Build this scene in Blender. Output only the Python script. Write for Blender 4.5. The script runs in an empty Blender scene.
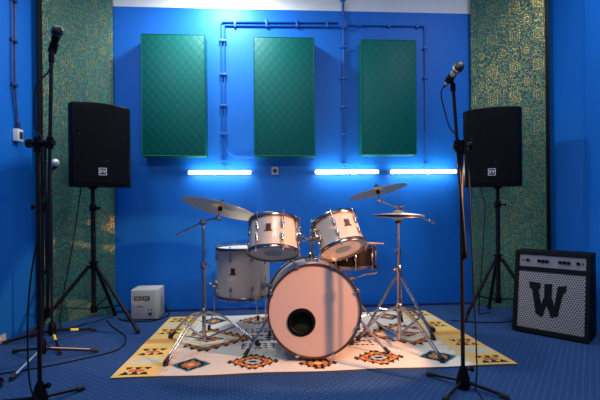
import bpy, bmesh, math, random
from mathutils import Vector, Matrix

random.seed(7)
SC = bpy.context.scene
COL = SC.collection
R_ = math.radians
PI = math.pi

# ------------------------------------------------------------------ materials
def mat(name, col, rough=0.5, metal=0.0, spec=0.5, coat=0.0, emit=None, estr=0.0):
    m = bpy.data.materials.new(name)
    m.use_nodes = True
    b = m.node_tree.nodes['Principled BSDF']
    b.inputs['Base Color'].default_value = (col[0], col[1], col[2], 1)
    b.inputs['Roughness'].default_value = rough
    b.inputs['Metallic'].default_value = metal
    b.inputs['Specular IOR Level'].default_value = spec
    b.inputs['Coat Weight'].default_value = coat
    if emit:
        b.inputs['Emission Color'].default_value = (emit[0], emit[1], emit[2], 1)
        b.inputs['Emission Strength'].default_value = estr
    return m

class NT:
    """small node-building helper"""
    def __init__(self, m):
        self.m = m; self.t = m.node_tree; self.b = self.t.nodes['Principled BSDF']
    def n(self, typ, **kw):
        nd = self.t.nodes.new(typ)
        for k, v in kw.items(): setattr(nd, k, v)
        return nd
    def link(self, a, b): self.t.links.new(a, b)
    def val(self, sock, v):
        if isinstance(v, (int, float)): sock.default_value = v
        elif isinstance(v, tuple): sock.default_value = v
        else: self.link(v, sock)
    def math(self, op, a, b=0.0, c=None):
        nd = self.n('ShaderNodeMath', operation=op)
        self.val(nd.inputs[0], a); self.val(nd.inputs[1], b)
        if c is not None: self.val(nd.inputs[2], c)
        return nd.outputs[0]
    def mix(self, f, a, b):
        nd = self.n('ShaderNodeMix', data_type='RGBA')
        self.val(nd.inputs['Factor'], f)
        self.val(nd.inputs[6], a); self.val(nd.inputs[7], b)
        return nd.outputs[2]
    def coord(self, out='Object'):
        return self.n('ShaderNodeTexCoord').outputs[out]
    def noise(self, vec, scale, detail=2.0, rough=0.5):
        nd = self.n('ShaderNodeTexNoise')
        nd.inputs['Scale'].default_value = scale; nd.inputs['Detail'].default_value = detail
        nd.inputs['Roughness'].default_value = rough
        self.link(vec, nd.inputs['Vector'])
        return nd
    def ramp(self, f, stops, interp='LINEAR'):
        nd = self.n('ShaderNodeValToRGB'); cr = nd.color_ramp; cr.interpolation = interp
        while len(cr.elements) < len(stops): cr.elements.new(0.5)
        for e, (p, c) in zip(cr.elements, stops):
            e.position = p; e.color = (c[0], c[1], c[2], 1)
        self.link(f, nd.inputs[0])
        return nd.outputs[0]
    def bump(self, h, strength=0.3, dist=0.01):
        nd = self.n('ShaderNodeBump')
        nd.inputs['Strength'].default_value = strength; nd.inputs['Distance'].default_value = dist
        self.link(h, nd.inputs['Height']); self.link(nd.outputs[0], self.b.inputs['Normal'])

def painted(name, col, rough=0.55, amount=0.12, scale=3.0, spec=0.3):
    m = mat(name, col, rough, spec=spec); t = NT(m); c = t.coord()
    f = t.noise(c, scale, 4).outputs['Fac']
    lo = tuple(x * (1 - amount) for x in col) + (1,); hi = tuple(min(1, x * (1 + amount)) for x in col) + (1,)
    t.link(t.mix(f, lo, hi), t.b.inputs['Base Color'])
    t.bump(t.noise(c, 90, 3).outputs['Fac'], 0.12, 0.004)
    return m

BLUE = (0.004, 0.145, 0.58)
M_wall = painted('blue_wall_paint', BLUE, 0.5, 0.07, 1.6)
M_white = painted('white_plaster', (0.78, 0.78, 0.76), 0.8, 0.05)
M_ceil = painted('ceiling_paint', (0.75, 0.75, 0.74), 0.9, 0.04)
M_pipe = mat('blue_painted_conduit', (0.008, 0.115, 0.46), 0.35)
M_base = mat('grey_skirting', (0.42, 0.45, 0.48), 0.5)
M_trim = mat('dark_blue_skirting', (0.01, 0.03, 0.13), 0.5)
M_black = mat('black_plastic', (0.003, 0.0038, 0.0055), 0.4, spec=0.08)
M_blackmetal = mat('black_painted_metal', (0.005, 0.005, 0.0065), 0.36, spec=0.22)
M_rubber = mat('black_rubber', (0.010, 0.010, 0.011), 0.7)
M_cable = mat('black_cable', (0.006, 0.006, 0.008), 0.6, spec=0.12)
M_chrome = mat('chrome', (0.50, 0.48, 0.46), 0.22, 1.0)
M_hoop = mat('aged_steel_hoop', (0.30, 0.27, 0.25), 0.24, 1.0)
M_dullchrome = mat('worn_chrome', (0.55, 0.53, 0.50), 0.3, 1.0)
M_shell = mat('ivory_drum_wrap', (0.58, 0.50, 0.41), 0.36, coat=0.2)
M_head = mat('white_drum_head', (0.78, 0.74, 0.70), 0.45)
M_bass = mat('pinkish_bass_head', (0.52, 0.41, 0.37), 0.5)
M_headgrey = mat('clear_coated_head', (0.62, 0.62, 0.58), 0.4)
M_dot = mat('blue_grey_head_dot', (0.22, 0.33, 0.38), 0.4)
M_hoopwood = mat('dark_red_brown_hoop', (0.055, 0.022, 0.018), 0.3, coat=0.4)
M_blackshell = mat('black_drum_shell', (0.006, 0.006, 0.007), 0.4, spec=0.12)
M_badge = mat('dark_red_badge', (0.10, 0.010, 0.014), 0.4)
M_badgeink = mat('black_badge_ink', (0.012, 0.008, 0.010), 0.4)
M_stick = mat('hickory', (0.60, 0.42, 0.24), 0.45)
M_box = painted('warm_grey_enamel', (0.50, 0.47, 0.43), 0.45, 0.05, 12)
M_darkgrey = mat('dark_grey_plastic', (0.035, 0.035, 0.04), 0.4)
M_dial = mat('meter_dial', (0.22, 0.22, 0.20), 0.4)
M_whiteplastic = mat('white_plastic', (0.72, 0.72, 0.70), 0.4)
M_logo = mat('silver_logo', (0.62, 0.64, 0.66), 0.35)
M_alu = mat('brushed_aluminium', (0.26, 0.27, 0.28), 0.4, 0.6)
M_tolex = mat('black_tolex', (0.004, 0.005, 0.007), 0.6, spec=0.10)
M_yellow = mat('yellow_tape', (0.75, 0.62, 0.05), 0.5)
M_pinkglint = mat('pink_glint', (0.40, 0.24, 0.20), 0.5)  # painted reflection, laid as a pink strip along a stand leg
M_tube = mat('lit_tube_diffuser', (0.9, 0.9, 0.9), 0.4, emit=(1.0, 0.98, 0.96), estr=26.0)
M_tape = mat('silver_leg', (0.45, 0.47, 0.50), 0.3, 0.9)
M_micgrille = mat('steel_mesh_grille', (0.10, 0.085, 0.08), 0.35, 0.9)
M_micpale = mat('pale_steel_mesh', (0.55, 0.52, 0.54), 0.45, 0.6)
M_micgrilledark = mat('dark_mesh_grille', (0.03, 0.03, 0.032), 0.45, 0.5)
M_micbody = mat('silver_grey_mic_body', (0.40, 0.44, 0.43), 0.35, 0.4)
M_dirt = mat('drum_inside', (0.05, 0.04, 0.03), 0.8)

def mic_mesh(m):
    t = NT(m); c = t.coord()
    v = t.n('ShaderNodeTexVoronoi'); v.inputs['Scale'].default_value = 420
    t.link(c, v.inputs['Vector']); t.bump(v.outputs['Distance'], 0.6, 0.002)
mic_mesh(M_micgrille); mic_mesh(M_micgrilledark)

# cymbal bronze with lathe rings
M_cymbal = mat('cymbal_bronze', (0.62, 0.50, 0.30), 0.34, 0.7)
t = NT(M_cymbal)
c = t.coord(); sx = t.n('ShaderNodeSeparateXYZ'); t.link(c, sx.inputs[0])
r2 = t.math('SQRT', t.math('ADD', t.math('MULTIPLY', sx.outputs[0], sx.outputs[0]), t.math('MULTIPLY', sx.outputs[1], sx.outputs[1])))
rings = t.math('SINE', t.math('MULTIPLY', r2, 1400.0))
t.bump(rings, 0.10, 0.0008)
t.link(t.mix(t.noise(c, 9, 3).outputs['Fac'], (0.78, 0.56, 0.24, 1), (0.98, 0.78, 0.42, 1)), t.b.inputs['Base Color'])

# carpet: dark blue with rows of tiny pale tufts
M_carpet = mat('blue_dotted_carpet', (0.02, 0.07, 0.24), 0.95, spec=0.1)
t = NT(M_carpet); c = t.coord()
mp = t.n('ShaderNodeMapping'); mp.inputs['Rotation'].default_value = (0, 0, R_(38)); mp.inputs['Scale'].default_value = (31, 31, 31)
t.link(c, mp.inputs['Vector'])
sx = t.n('ShaderNodeSeparateXYZ'); t.link(mp.outputs[0], sx.inputs[0])
fx = t.math('SUBTRACT', t.math('FRACT', sx.outputs[0]), 0.5); fy = t.math('SUBTRACT', t.math('FRACT', sx.outputs[1]), 0.5)
dd = t.math('SQRT', t.math('ADD', t.math('MULTIPLY', fx, fx), t.math('MULTIPLY', fy, fy)))
dot = t.math('LESS_THAN', dd, t.math('MULTIPLY', t.noise(c, 14, 2).outputs['Fac'], 0.19))
nz = t.noise(c, 2.2, 5, 0.6).outputs['Fac']
fine = t.noise(c, 170, 3, 0.7).outputs['Fac']
base = t.mix(nz, (0.019, 0.058, 0.165, 1), (0.028, 0.080, 0.215, 1))
base = t.mix(t.math('MULTIPLY', fine, 0.7), base, (0.010, 0.034, 0.10, 1))
dotc = t.mix(t.math('MULTIPLY', dot, t.math('MULTIPLY', nz, 0.75)), base, (0.30, 0.38, 0.52, 1))
t.link(dotc, t.b.inputs['Base Color'])
t.bump(fine, 0.6, 0.006)

# brocade for the corner panels: teal ground, gold scrolls, dark and violet specks
M_brocade = mat('green_gold_brocade', (0.02, 0.16, 0.12), 0.5)
t = NT(M_brocade); c = t.coord()
sx = t.n('ShaderNodeSeparateXYZ'); t.link(c, sx.inputs[0])
u = t.math('PINGPONG', sx.outputs[0], 0.095); v = t.math('PINGPONG', sx.outputs[2], 0.14)
cb = t.n('ShaderNodeCombineXYZ'); t.link(u, cb.inputs[0]); t.link(v, cb.inputs[2])
n1 = t.noise(cb.outputs[0], 46, 2.5, 0.55).outputs['Fac']
scroll = t.math('SINE', t.math('MULTIPLY', n1, 44.0))
vo = t.n('ShaderNodeTexVoronoi'); vo.inputs['Scale'].default_value = 95; t.link(c, vo.inputs['Vector'])
sp = t.n('ShaderNodeSeparateXYZ'); t.link(vo.outputs['Color'], sp.inputs[0])
def rosette(cu, cv, reach, petals):
    du = t.math('SUBTRACT', u, cu); dv = t.math('SUBTRACT', v, cv)
    rr = t.math('SQRT', t.math('ADD', t.math('MULTIPLY', du, du), t.math('MULTIPLY', dv, dv)))
    th = t.math('ARCTAN2', dv, du)
    ring = t.math('SINE', t.math('ADD', t.math('MULTIPLY', rr, 330.0), t.math('MULTIPLY', t.math('SINE', t.math('MULTIPLY', th, petals)), 1.3)))
    return t.math('MULTIPLY', ring, t.math('MULTIPLY', t.math('LESS_THAN', rr, reach), 1.5))
ros = t.math('ADD', rosette(0.0, 0.0, .052, 8.0), rosette(.095, .14, .040, 6.0))
jit = t.math('MULTIPLY', t.math('SUBTRACT', sp.outputs[0], 0.5), 0.9)
gold = t.math('GREATER_THAN', t.math('ADD', t.math('ADD', scroll, ros), jit), 0.86)
ground = t.ramp(sp.outputs[1], [(0.0, (0.002, 0.075, 0.058)), (0.36, (0.003, 0.15, 0.098)), (0.72, (0.006, 0.085, 0.13)), (0.88, (0.06, 0.045, 0.06)), (0.93, (0.008, 0.22, 0.15))], 'CONSTANT')
goldc = t.ramp(sp.outputs[2], [(0.0, (0.40, 0.34, 0.09)), (0.45, (0.48, 0.39, 0.09)), (0.8, (0.26, 0.12, 0.07))], 'CONSTANT')
t.link(t.mix(gold, ground, goldc), t.b.inputs['Base Color'])
t.link(t.math('MULTIPLY', gold, 0.95), t.b.inputs['Metallic'])
t.link(t.math('SUBTRACT', 0.62, t.math('MULTIPLY', gold, 0.30)), t.b.inputs['Roughness'])
hh = t.math('ADD', t.math('MULTIPLY', gold, 0.6), sp.outputs[0])
t.bump(hh, 0.5, 0.004)

# quilted green fabric
M_quilt = mat('green_quilted_fabric', (0.006, 0.20, 0.145), 0.5, spec=0.2)
t = NT(M_quilt); c = t.coord()
sx = t.n('ShaderNodeSeparateXYZ'); t.link(c, sx.inputs[0])
a = t.math('ADD', sx.outputs[0], t.math('MULTIPLY', sx.outputs[2], 0.85)); b = t.math('SUBTRACT', sx.outputs[0], t.math('MULTIPLY', sx.outputs[2], 0.85))
pa = t.math('ABSOLUTE', t.math('SINE', t.math('MULTIPLY', a, 42.0))); pb = t.math('ABSOLUTE', t.math('SINE', t.math('MULTIPLY', b, 42.0)))
h = t.math('POWER', t.math('MULTIPLY', pa, pb), 0.45)
t.bump(t.math('ADD', h, t.math('MULTIPLY', t.noise(c, 30, 3).outputs['Fac'], 0.5)), 0.20, 0.005)
t.link(t.mix(h, (0.0006, 0.098, 0.085, 1), (0.001, 0.124, 0.108, 1)), t.b.inputs['Base Color'])

# perforated metal amp grille: hexagonal array of dark holes
M_grille = mat('perforated_silver_grille', (0.3, 0.3, 0.3), 0.4)
t = NT(M_grille); c = t.coord()
sx = t.n('ShaderNodeSeparateXYZ'); t.link(c, sx.inputs[0])
P_ = 0.0175
def holes(ox, oz):
    x = t.math('SUBTRACT', t.math('FRACT', t.math('ADD', t.math('DIVIDE', sx.outputs[0], P_), ox)), 0.5)
    z = t.math('MULTIPLY', t.math('SUBTRACT', t.math('FRACT', t.math('ADD', t.math('DIVIDE', sx.outputs[2], P_ * 1.732), oz)), 0.5), 1.732)
    return t.math('SQRT', t.math('ADD', t.math('MULTIPLY', x, x), t.math('MULTIPLY', z, z)))
hole = t.math('LESS_THAN', t.math('MINIMUM', holes(0, 0), holes(0.5, 0.5)), 0.32)
t.link(t.mix(hole, (0.37, 0.38, 0.365, 1), (0.005, 0.005, 0.006, 1)), t.b.inputs['Base Color'])
t.link(t.math('MULTIPLY', t.math('SUBTRACT', 1.0, hole), 0.5), t.b.inputs['Metallic'])

# speaker grille: fine dark perforation
M_spk = mat('black_perforated_steel', (0.003, 0.004, 0.006), 0.5, spec=0.06)
t = NT(M_spk); c = t.coord()
vo = t.n('ShaderNodeTexVoronoi'); vo.inputs['Scale'].default_value = 160; vo.inputs['Randomness'].default_value = 0
t.link(c, vo.inputs['Vector']); t.bump(vo.outputs['Distance'], 0.5, 0.003)

# ------------------------------------------------------------------ mesh helpers
def BM(): return bmesh.new()

def frame_from(d):
    d = Vector(d).normalized()
    a = Vector((0, 0, 1)) if abs(d.z) < 0.9 else Vector((1, 0, 0))
    x = a.cross(d).normalized(); y = d.cross(x)
    return x, y, d

def box(bm, x0, y0, z0, x1, y1, z1, bev=0.0, mtx=None):
    vs = [bm.verts.new((x, y, z)) for x in (x0, x1) for y in (y0, y1) for z in (z0, z1)]
    q = [(0, 1, 3, 2), (4, 6, 7, 5), (0, 4, 5, 1), (2, 3, 7, 6), (0, 2, 6, 4), (1, 5, 7, 3)]
    fs = [bm.faces.new([vs[i] for i in f]) for f in q]
    geo = vs
    if bev > 0:
        es = list({e for f in fs for e in f.edges})
        r = bmesh.ops.bevel(bm, geom=es, offset=bev, segments=2, affect='EDGES', profile=0.5)
        geo = list({v for f in r['faces'] for v in f.verts} | {v for v in vs if v.is_valid})
    if mtx is not None:
        bmesh.ops.transform(bm, matrix=mtx, verts=[v for v in geo if v.is_valid])
    return bm

def tube(bm, pts, r, seg=10, closed_ends=True, r1=None):
    """swept round tube through pts"""
    pts = [Vector(p) for p in pts]
    n = len(pts); rings = []
    x = None
    for i, p in enumerate(pts):
        d = (pts[min(i + 1, n - 1)] - pts[max(i - 1, 0)]).normalized()
        if x is None: x, y, d = frame_from(d)
        else:
            x = (x - d * x.dot(d)).normalized(); y = d.cross(x)
        rr = r if r1 is None else r + (r1 - r) * i / (n - 1)
        rings.append([bm.verts.new(p + x * math.cos(2 * PI * k / seg) * rr + y * math.sin(2 * PI * k / seg) * rr) for k in range(seg)])
    for a, b in zip(rings, rings[1:]):
        for k in range(seg):
            bm.faces.new((a[k], a[(k + 1) % seg], b[(k + 1) % seg], b[k]))
    if closed_ends:
        bm.faces.new(rings[0][::-1]); bm.faces.new(rings[-1])
    return bm

def smooth_path(pts, n=8):
    pts = [Vector(p) for p in pts]
    out = []
    P = [pts[0]] + pts + [pts[-1]]
    for i in range(1, len(P) - 2):
        p0, p1, p2, p3 = P[i - 1], P[i], P[i + 1], P[i + 2]
        for k in range(n):
            s = k / n
            out.append(0.5 * ((2 * p1) + (p2 - p0) * s + (2 * p0 - 5 * p1 + 4 * p2 - p3) * s * s + (3 * p1 - p0 - 3 * p2 + p3) * s ** 3))
    out.append(pts[-1])
    return out

def lathe(bm, prof, seg=48, mtx=None, loop=False):
    """revolve (r, z) profile about z; r=0 points close to a pole"""
    rings = []
    for r, z in prof:
        if r < 1e-6: rings.append([bm.verts.new((0, 0, z))])
        else: rings.append([bm.verts.new((r * math.cos(2 * PI * k / seg), r * math.sin(2 * PI * k / seg), z)) for k in range(seg)])
    prs = list(zip(rings, rings[1:]))
    if loop: prs.append((rings[-1], rings[0]))
    for a, b in prs:
        for k in range(seg):
            k2 = (k + 1) % seg
            if len(a) == 1 and len(b) == 1: continue
            if len(a) == 1: bm.faces.new((a[0], b[k], b[k2]))
            elif len(b) == 1: bm.faces.new((a[k], b[0], a[k2]))
            else: bm.faces.new((a[k], b[k], b[k2], a[k2]))
    if mtx is not None:
        bmesh.ops.transform(bm, matrix=mtx, verts=[v for rg in rings for v in rg])
    return bm

def prism(bm, poly, y0, y1, mtx=None, axis='y'):
    """extrude a 2D polygon [(x, z)] from y0 to y1 (axis y) or [(x, y)] along z (axis z)"""
    def P(p, h): return (p[0], h, p[1]) if axis == 'y' else (p[0], p[1], h)
    a = [bm.verts.new(P(p, y0)) for p in poly]; b = [bm.verts.new(P(p, y1)) for p in poly]
    bm.faces.new(a); bm.faces.new(b[::-1])
    n = len(poly)
    for i in range(n): bm.faces.new((a[i], b[i], b[(i + 1) % n], a[(i + 1) % n]))
    if mtx is not None: bmesh.ops.transform(bm, matrix=mtx, verts=a + b)
    return bm

def axis_mtx(org, d):
    x, y, z = frame_from(d)
    m = Matrix((x, y, z)).transposed().to_4x4(); m.translation = Vector(org)
    return m

def sphere(bm, c, r, seg=16, rings=10):
    bmesh.ops.create_uvsphere(bm, u_segments=seg, v_segments=rings, radius=r, matrix=Matrix.Translation(Vector(c)))
    return bm

# ------------------------------------------------------------------ object helpers
def part(name, bm, m, parent=None, smooth=None, label=None, bevel=0.0):
    bmesh.ops.remove_doubles(bm, verts=bm.verts, dist=1e-6)
    bmesh.ops.recalc_face_normals(bm, faces=bm.faces)
    me = bpy.data.meshes.new(name); bm.to_mesh(me); bm.free()
    for mm in (m if isinstance(m, (list, tuple)) else [m]): me.materials.append(mm)
    o = bpy.data.objects.new(name, me); COL.objects.link(o)
    if parent is not None: o.parent = parent
    if label: o['label'] = label
    ang = 35 if smooth is None else smooth
    if ang:
        for p in me.polygons: p.use_smooth = True
        me.set_sharp_from_angle(angle=R_(ang))
    if bevel:
        b = o.modifiers.new('soft_edges', 'BEVEL'); b.width = bevel; b.segments = 2; b.limit_method = 'ANGLE'
    return o

def tag(o, label, cat, group=None):
    o['label'] = label; o['category'] = cat
    if group: o['group'] = group
    return o

def thing(name, label, cat, loc=(0, 0, 0), rot=None, group=None):
    o = bpy.data.objects.new(name, None); COL.objects.link(o)
    o.empty_display_size = 0.1
    m = rot.to_4x4() if rot is not None else Matrix.Identity(4)
    m.translation = Vector(loc); o.matrix_world = m
    return tag(o, label, cat, group)

def rotz(a): return Matrix.Rotation(a, 3, 'Z')
def rot_up(up, face=(0, -1, 0)):
    """local z -> up, local -y faces as near as possible to 'face'"""
    z = Vector(up).normalized(); f = Vector(face)
    y = -(f - z * f.dot(z)).normalized(); x = y.cross(z)
    return Matrix((x, y, z)).transposed()

def struct(name, bm, m, smooth=0):
    o = part(name, bm, m, None, smooth); o['kind'] = 'structure'
    return o

# ------------------------------------------------------------------ room
XL, XR, YB, YF, ZC = -1.97, 2.54, 4.07, -1.6, 3.25
ZW = 2.828                                  # blue paint ends, white band above
bm = BM(); box(bm, XL - .1, YF - .1, -.1, XR + .1, YB + .1, 0); struct('floor', bm, M_carpet)
bm = BM(); box(bm, XL - .1, YF - .1, ZC, XR + .1, YB + .1, ZC + .1); struct('ceiling', bm, M_ceil)
bm = BM(); box(bm, XL - .1, YB, 0, XR + .1, YB + .1, ZW); struct('wall_back', bm, M_wall)
bm = BM(); box(bm, XL - .1, YB, ZW, XR + .1, YB + .1, ZC); struct('wall_back_upper', bm, M_white)
bm = BM(); box(bm, XL - .1, YF, 0, XL, YB, ZC); struct('wall_left', bm, M_wall)
bm = BM(); box(bm, XR, YF, 0, XR + .1, YB, ZC); box(bm, XR - .035, YF, 0, XR, 3.27, ZC); struct('wall_right', bm, M_wall)
bm = BM(); box(bm, XL - .1, YF - .1, 0, XR + .1, YF, ZC); struct('wall_front', bm, painted('beige_wall_paint', (0.58, 0.54, 0.45), 0.7, 0.05))
bm = BM(); box(bm, -1.5, YB - .012, 0, 1.98, YB, .022); struct('baseboard_back', bm, M_trim)
bm = BM(); box(bm, XL, YF, 0, XL + .014, 3.30, .055); struct('baseboard_left', bm, M_base)

# ------------------------------------------------------------------ corner panels of brocade
def corner_panel(p0, p1, label, outer):
    p0 = Vector((p0[0], p0[1], 0)); p1 = Vector((p1[0], p1[1], 0))
    d = p1 - p0; w = d.length; ang = math.atan2(d.y, d.x)
    t_ = thing('corner_panel', label, 'acoustic panel', (p0.x, p0.y, 0), rotz(ang), 'fabric panels across the room corners')
    b = BM(); box(b, 0, 0, .002, w, .03, 3.235)
    part('brocade_fabric', b, M_brocade, t_, 0)
    b = BM()
    if outer == 0: box(b, -.035, .0, .002, -.001, .04, 3.235)
    else: box(b, w + .001, .0, .002, w + .032, .04, 3.235)
    part('gap_shade', b, M_black, t_, 0)  # black strip stands in for the shaded gap between panel and side wall
    return t_
corner_panel((-1.890, 3.712), (-1.432, 4.036), 'green and gold brocade panel behind the speaker beside the wall socket', 0)
corner_panel((1.925, 4.015), (2.470, 3.715), 'green and gold brocade panel behind the speaker beside the guitar amplifier', 1)

# ------------------------------------------------------------------ three quilted panels on the wall
def quilt(x0, z0, x1, z1, label):
    T_ = .150; y1 = YB - .002
    o = thing('acoustic_panel', label, 'acoustic panel', ((x0 + x1) / 2, y1, z0), None, 'green quilted panels on the back wall')
    w = (x1 - x0) / 2; h = z1 - z0
    b = BM(); box(b, -w, -T_, 0, w, 0, h, .010)
    part('quilted_cover', b, M_quilt, o)
    b = BM()
    for s in (-1, 1):
        tube(b, [(s * (w - .004), -T_ + .004, .01), (s * (w - .004), -T_ + .004, h - .01)], .006, 8)
    tube(b, [(-w + .004, -T_ + .004, .006), (w - .004, -T_ + .004, .006)], .006, 8)
    tube(b, [(-w + .004, -T_ + .004, h - .006), (w - .004, -T_ + .004, h - .006)], .006, 8)
    part('piping', b, M_quilt, o)
quilt(-1.150, 1.426, -.586, 2.524, 'green quilted wall panel nearest the black speaker and the wall socket')
quilt(-.150, 1.423, .405, 2.514, 'green quilted wall panel in the middle of the row of three')
quilt(.838, 1.436, 1.355, 2.506, 'green quilted wall panel beside the conduit drop, nearest the guitar amplifier')

# ------------------------------------------------------------------ conduits
def clip(b, x, z, vert=True, w=.022):
    if vert: box(b, x - w, YB - .026, z - .010, x + w, YB - .0005, z + .010, .003)
    else: box(b, x - .010, YB - .026, z - w, x + .010, YB - .0005, z + w, .003)
def conduit(label, paths, clips, r=.008):
    root = None
    ps = paths
    o = thing('wiring_conduit', label, 'conduit', (ps[0][0][0], YB, ps[0][0][1]), None, 'blue conduits on the back wall')
    ox, oz = ps[0][0]
    for pth in ps:
        b = BM()
        pts = [Vector((x - ox, -.014, z - oz)) for x, z in pth]
        tube(b, pts, r, 8)
        part('pipe', b, M_pipe, o)
    for (x, z, v, w) in clips:
        b = BM()
        if v: box(b, x - ox - w, -.030, z - oz - .010, x - ox + w, -.0005, z - oz + .010, .003)
        else: box(b, x - ox - .010, -.030, z - oz - w, x - ox + .010, -.0005, z - oz + w, .003)
        part('clip', b, M_pipe, o)
def arc(cx, cz, r, a0, a1, n=5):
    return [(cx + r * math.cos(R_(a0 + (a1 - a0) * k / n)), cz + r * math.sin(R_(a0 + (a1 - a0) * k / n))) for k in range(n + 1)]
conduit('double blue conduit with a bend running between the first two green panels',
        [[(-.456, 1.345)] + arc(-.426, 2.668, .030, 180, 90) + [(.655, 2.714)],
         [(-.424, 1.345)] + arc(-.412, 2.654, .012, 180, 90) + [(.655, 2.674)]],
        [(-.44, z, True, .034) for z in (2.52, 2.205, 1.915, 1.65, 1.40)] + [(x, 2.685 + (x + .4) * .014, False, .038) for x in (-.325, -.03, .255, .54)])
conduit('blue conduit dropping from the ceiling through the round junction box', [[(.697, 3.24), (.697, 1.345)]],
        [(.696, z, True, .026) for z in (2.93, 2.48, 2.185, 1.91, 1.65, 1.37)], .011)
conduit('thin blue conduit running over the panel nearest the amplifier and down beside it',
        [[(.745, 2.690)] + arc(1.462, 2.664, .028, 90, 0) + [(1.490, 1.345)]],
        [(x, 2.692, False, .020) for x in (.86, 1.14, 1.415)] + [(1.490, z, True, .020) for z in (2.48, 2.195, 1.655, 1.37)])
jb = thing('junction_box', 'round blue junction box where the wall conduits meet', 'junction box', (.70, YB, 2.694))
b = BM(); lathe(b, [(0, 0), (.046, 0), (.046, .028), (.042, .034), (0, .034)], 24, axis_mtx((0, -.001, 0), (0, -1, 0))); part('housing', b, M_pipe, jb)
b = BM(); lathe(b, [(0, .034), (.034, .034), (.032, .040), (0, .040)], 24, axis_mtx((0, -.001, 0), (0, -1, 0))); part('lid', b, M_pipe, jb)

# ------------------------------------------------------------------ tube lights
def tube_light(x0, x1, label):
    z = 1.287; cx = (x0 + x1) / 2; h = (x1 - x0) / 2
    o = thing('tube_light', label, 'light fixture', (cx, YB, z), None, 'glowing tube lights on the back wall')
    b = BM(); box(b, -h, -.048, -.009, h, -.001, .009, .003); part('housing', b, M_whiteplastic, o)
    b = BM(); box(b, -h + .014, -.082, -.0150, h - .014, -.0485, .0150, .010); part('diffuser', b, M_tube, o)
    for s in (-1, 1):
        b = BM(); box(b, min(s * h, s * (h - .013)), -.083, -.0165, max(s * h, s * (h - .013)), -.0482, .0165, .004)
        part('end_cap', b, M_whiteplastic, o)
tube_light(-.766, -.178, 'glowing tube light under the green panel nearest the wall socket, above the large cymbal')
tube_light(.402, 1.018, 'glowing tube light in the middle, at the foot of the ceiling conduit')
tube_light(1.118, 1.775, 'glowing tube light behind the silver-headed microphone stand, nearest the amplifier')

so = thing('wall_socket', 'small square socket on the blue wall between two tube lights', 'socket', (.036, YB, 1.303))
b = BM(); box(b, -.033, -.026, -.038, .033, -.001, .038, .005); part('socket_plate', b, mat('grey_blue_plastic', (.32, .38, .45), .4), so)
b = BM(); lathe(b, [(0, 0), (.021, 0), (.019, .004), (0, .004)], 20, axis_mtx((0, -.0262, 0), (0, -1, 0))); part('socket_face', b, M_darkgrey, so)
b = BM(); tube(b, smooth_path([(-.44, YB - .034, 1.60), (-.42, YB - .03, 1.50), (-.34, YB - .02, 1.435), (-.25, YB - .02, 1.415), (-.165, YB - .02, 1.432)]), .007, 8)
tag(part('wall_cable', b, M_pipe), 'drooping blue cable from the conduit to the middle green panel', 'cable')

# side wall switch box and its cables
sb = thing('switch_box', 'white switch box on the side wall under two thin cables', 'switch', (XL, 3.46, 1.49))
b = BM(); box(b, .001, -.036, 0, .042, .036, .095, .005); part('housing', b, M_whiteplastic, sb)
b = BM(); box(b, .042, -.020, .022, .048, .020, .074, .002); part('rocker', b, M_darkgrey, sb)
b = BM(); box(b, .012, -.016, .096, .034, .016, .150, .004); part('cable_gland', b, M_trim, sb)
for k, (dy, lab) in enumerate(((-.022, 'thin blue cable on the side wall, the one further from the brocade panel'), (.022, 'thin blue cable on the side wall, the one closer to the brocade panel'))):
    b = BM()
    tube(b, smooth_path([(XL + .012, 3.435 + dy, 3.2), (XL + .012, 3.432 + dy, 2.57), (XL + .012, 3.428 + dy, 2.26), (XL + .012, 3.425 + dy, 1.92), (XL + .014, 3.455 + dy * .5, 1.68), (XL + .022, 3.46 + dy * .3, 1.635)]), .006, 8)
    o = tag(part('wall_cable', b, M_trim), lab, 'cable', 'thin cables above the switch box')
    if k == 0:
        for z in (2.57, 2.26, 1.92):
            b = BM(); box(b, XL + .0008, 3.395, z - .012, XL + .024, 3.468, z + .012, .003); part('cable_clip', b, M_trim, o)

# ------------------------------------------------------------------ rug
RX, RY, RW, RD = .26, 3.17, 1.20, .665     # centre, half sizes
RT = .009
CREAM, SAND, OCHRE, ORANGE, DARK, TEAL, PALE, PLUM, EDGE = range(9)
def wool(name, col):
    m = mat(name, col, .95, spec=.1); t = NT(m); c = t.coord()
    n_ = t.noise(c, 60, 4, .7).outputs['Fac']
    t.link(t.mix(n_, tuple(x * .78 for x in col) + (1,), tuple(min(1, x * 1.15) for x in col) + (1,)), t.b.inputs['Base Color'])
    t.bump(t.noise(c, 240, 2).outputs['Fac'], .5, .003)
    return m
RUGM = [wool('cream_wool', (.70, .64, .53)), wool('sand_wool', (.66, .50, .27)), wool('ochre_wool', (.74, .48, .14)), wool('orange_wool', (.52, .17, .05)),
        wool('black_wool', (.020, .018, .022)), wool('teal_wool', (.05, .20, .24)), wool('pale_blue_wool', (.42, .52, .50)), wool('plum_wool', (.055, .035, .06)), wool('rug_edge', (.10, .085, .075))]
def tri_wave(x, p): 
    f = (x / p) % 1.0
    return f
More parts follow.
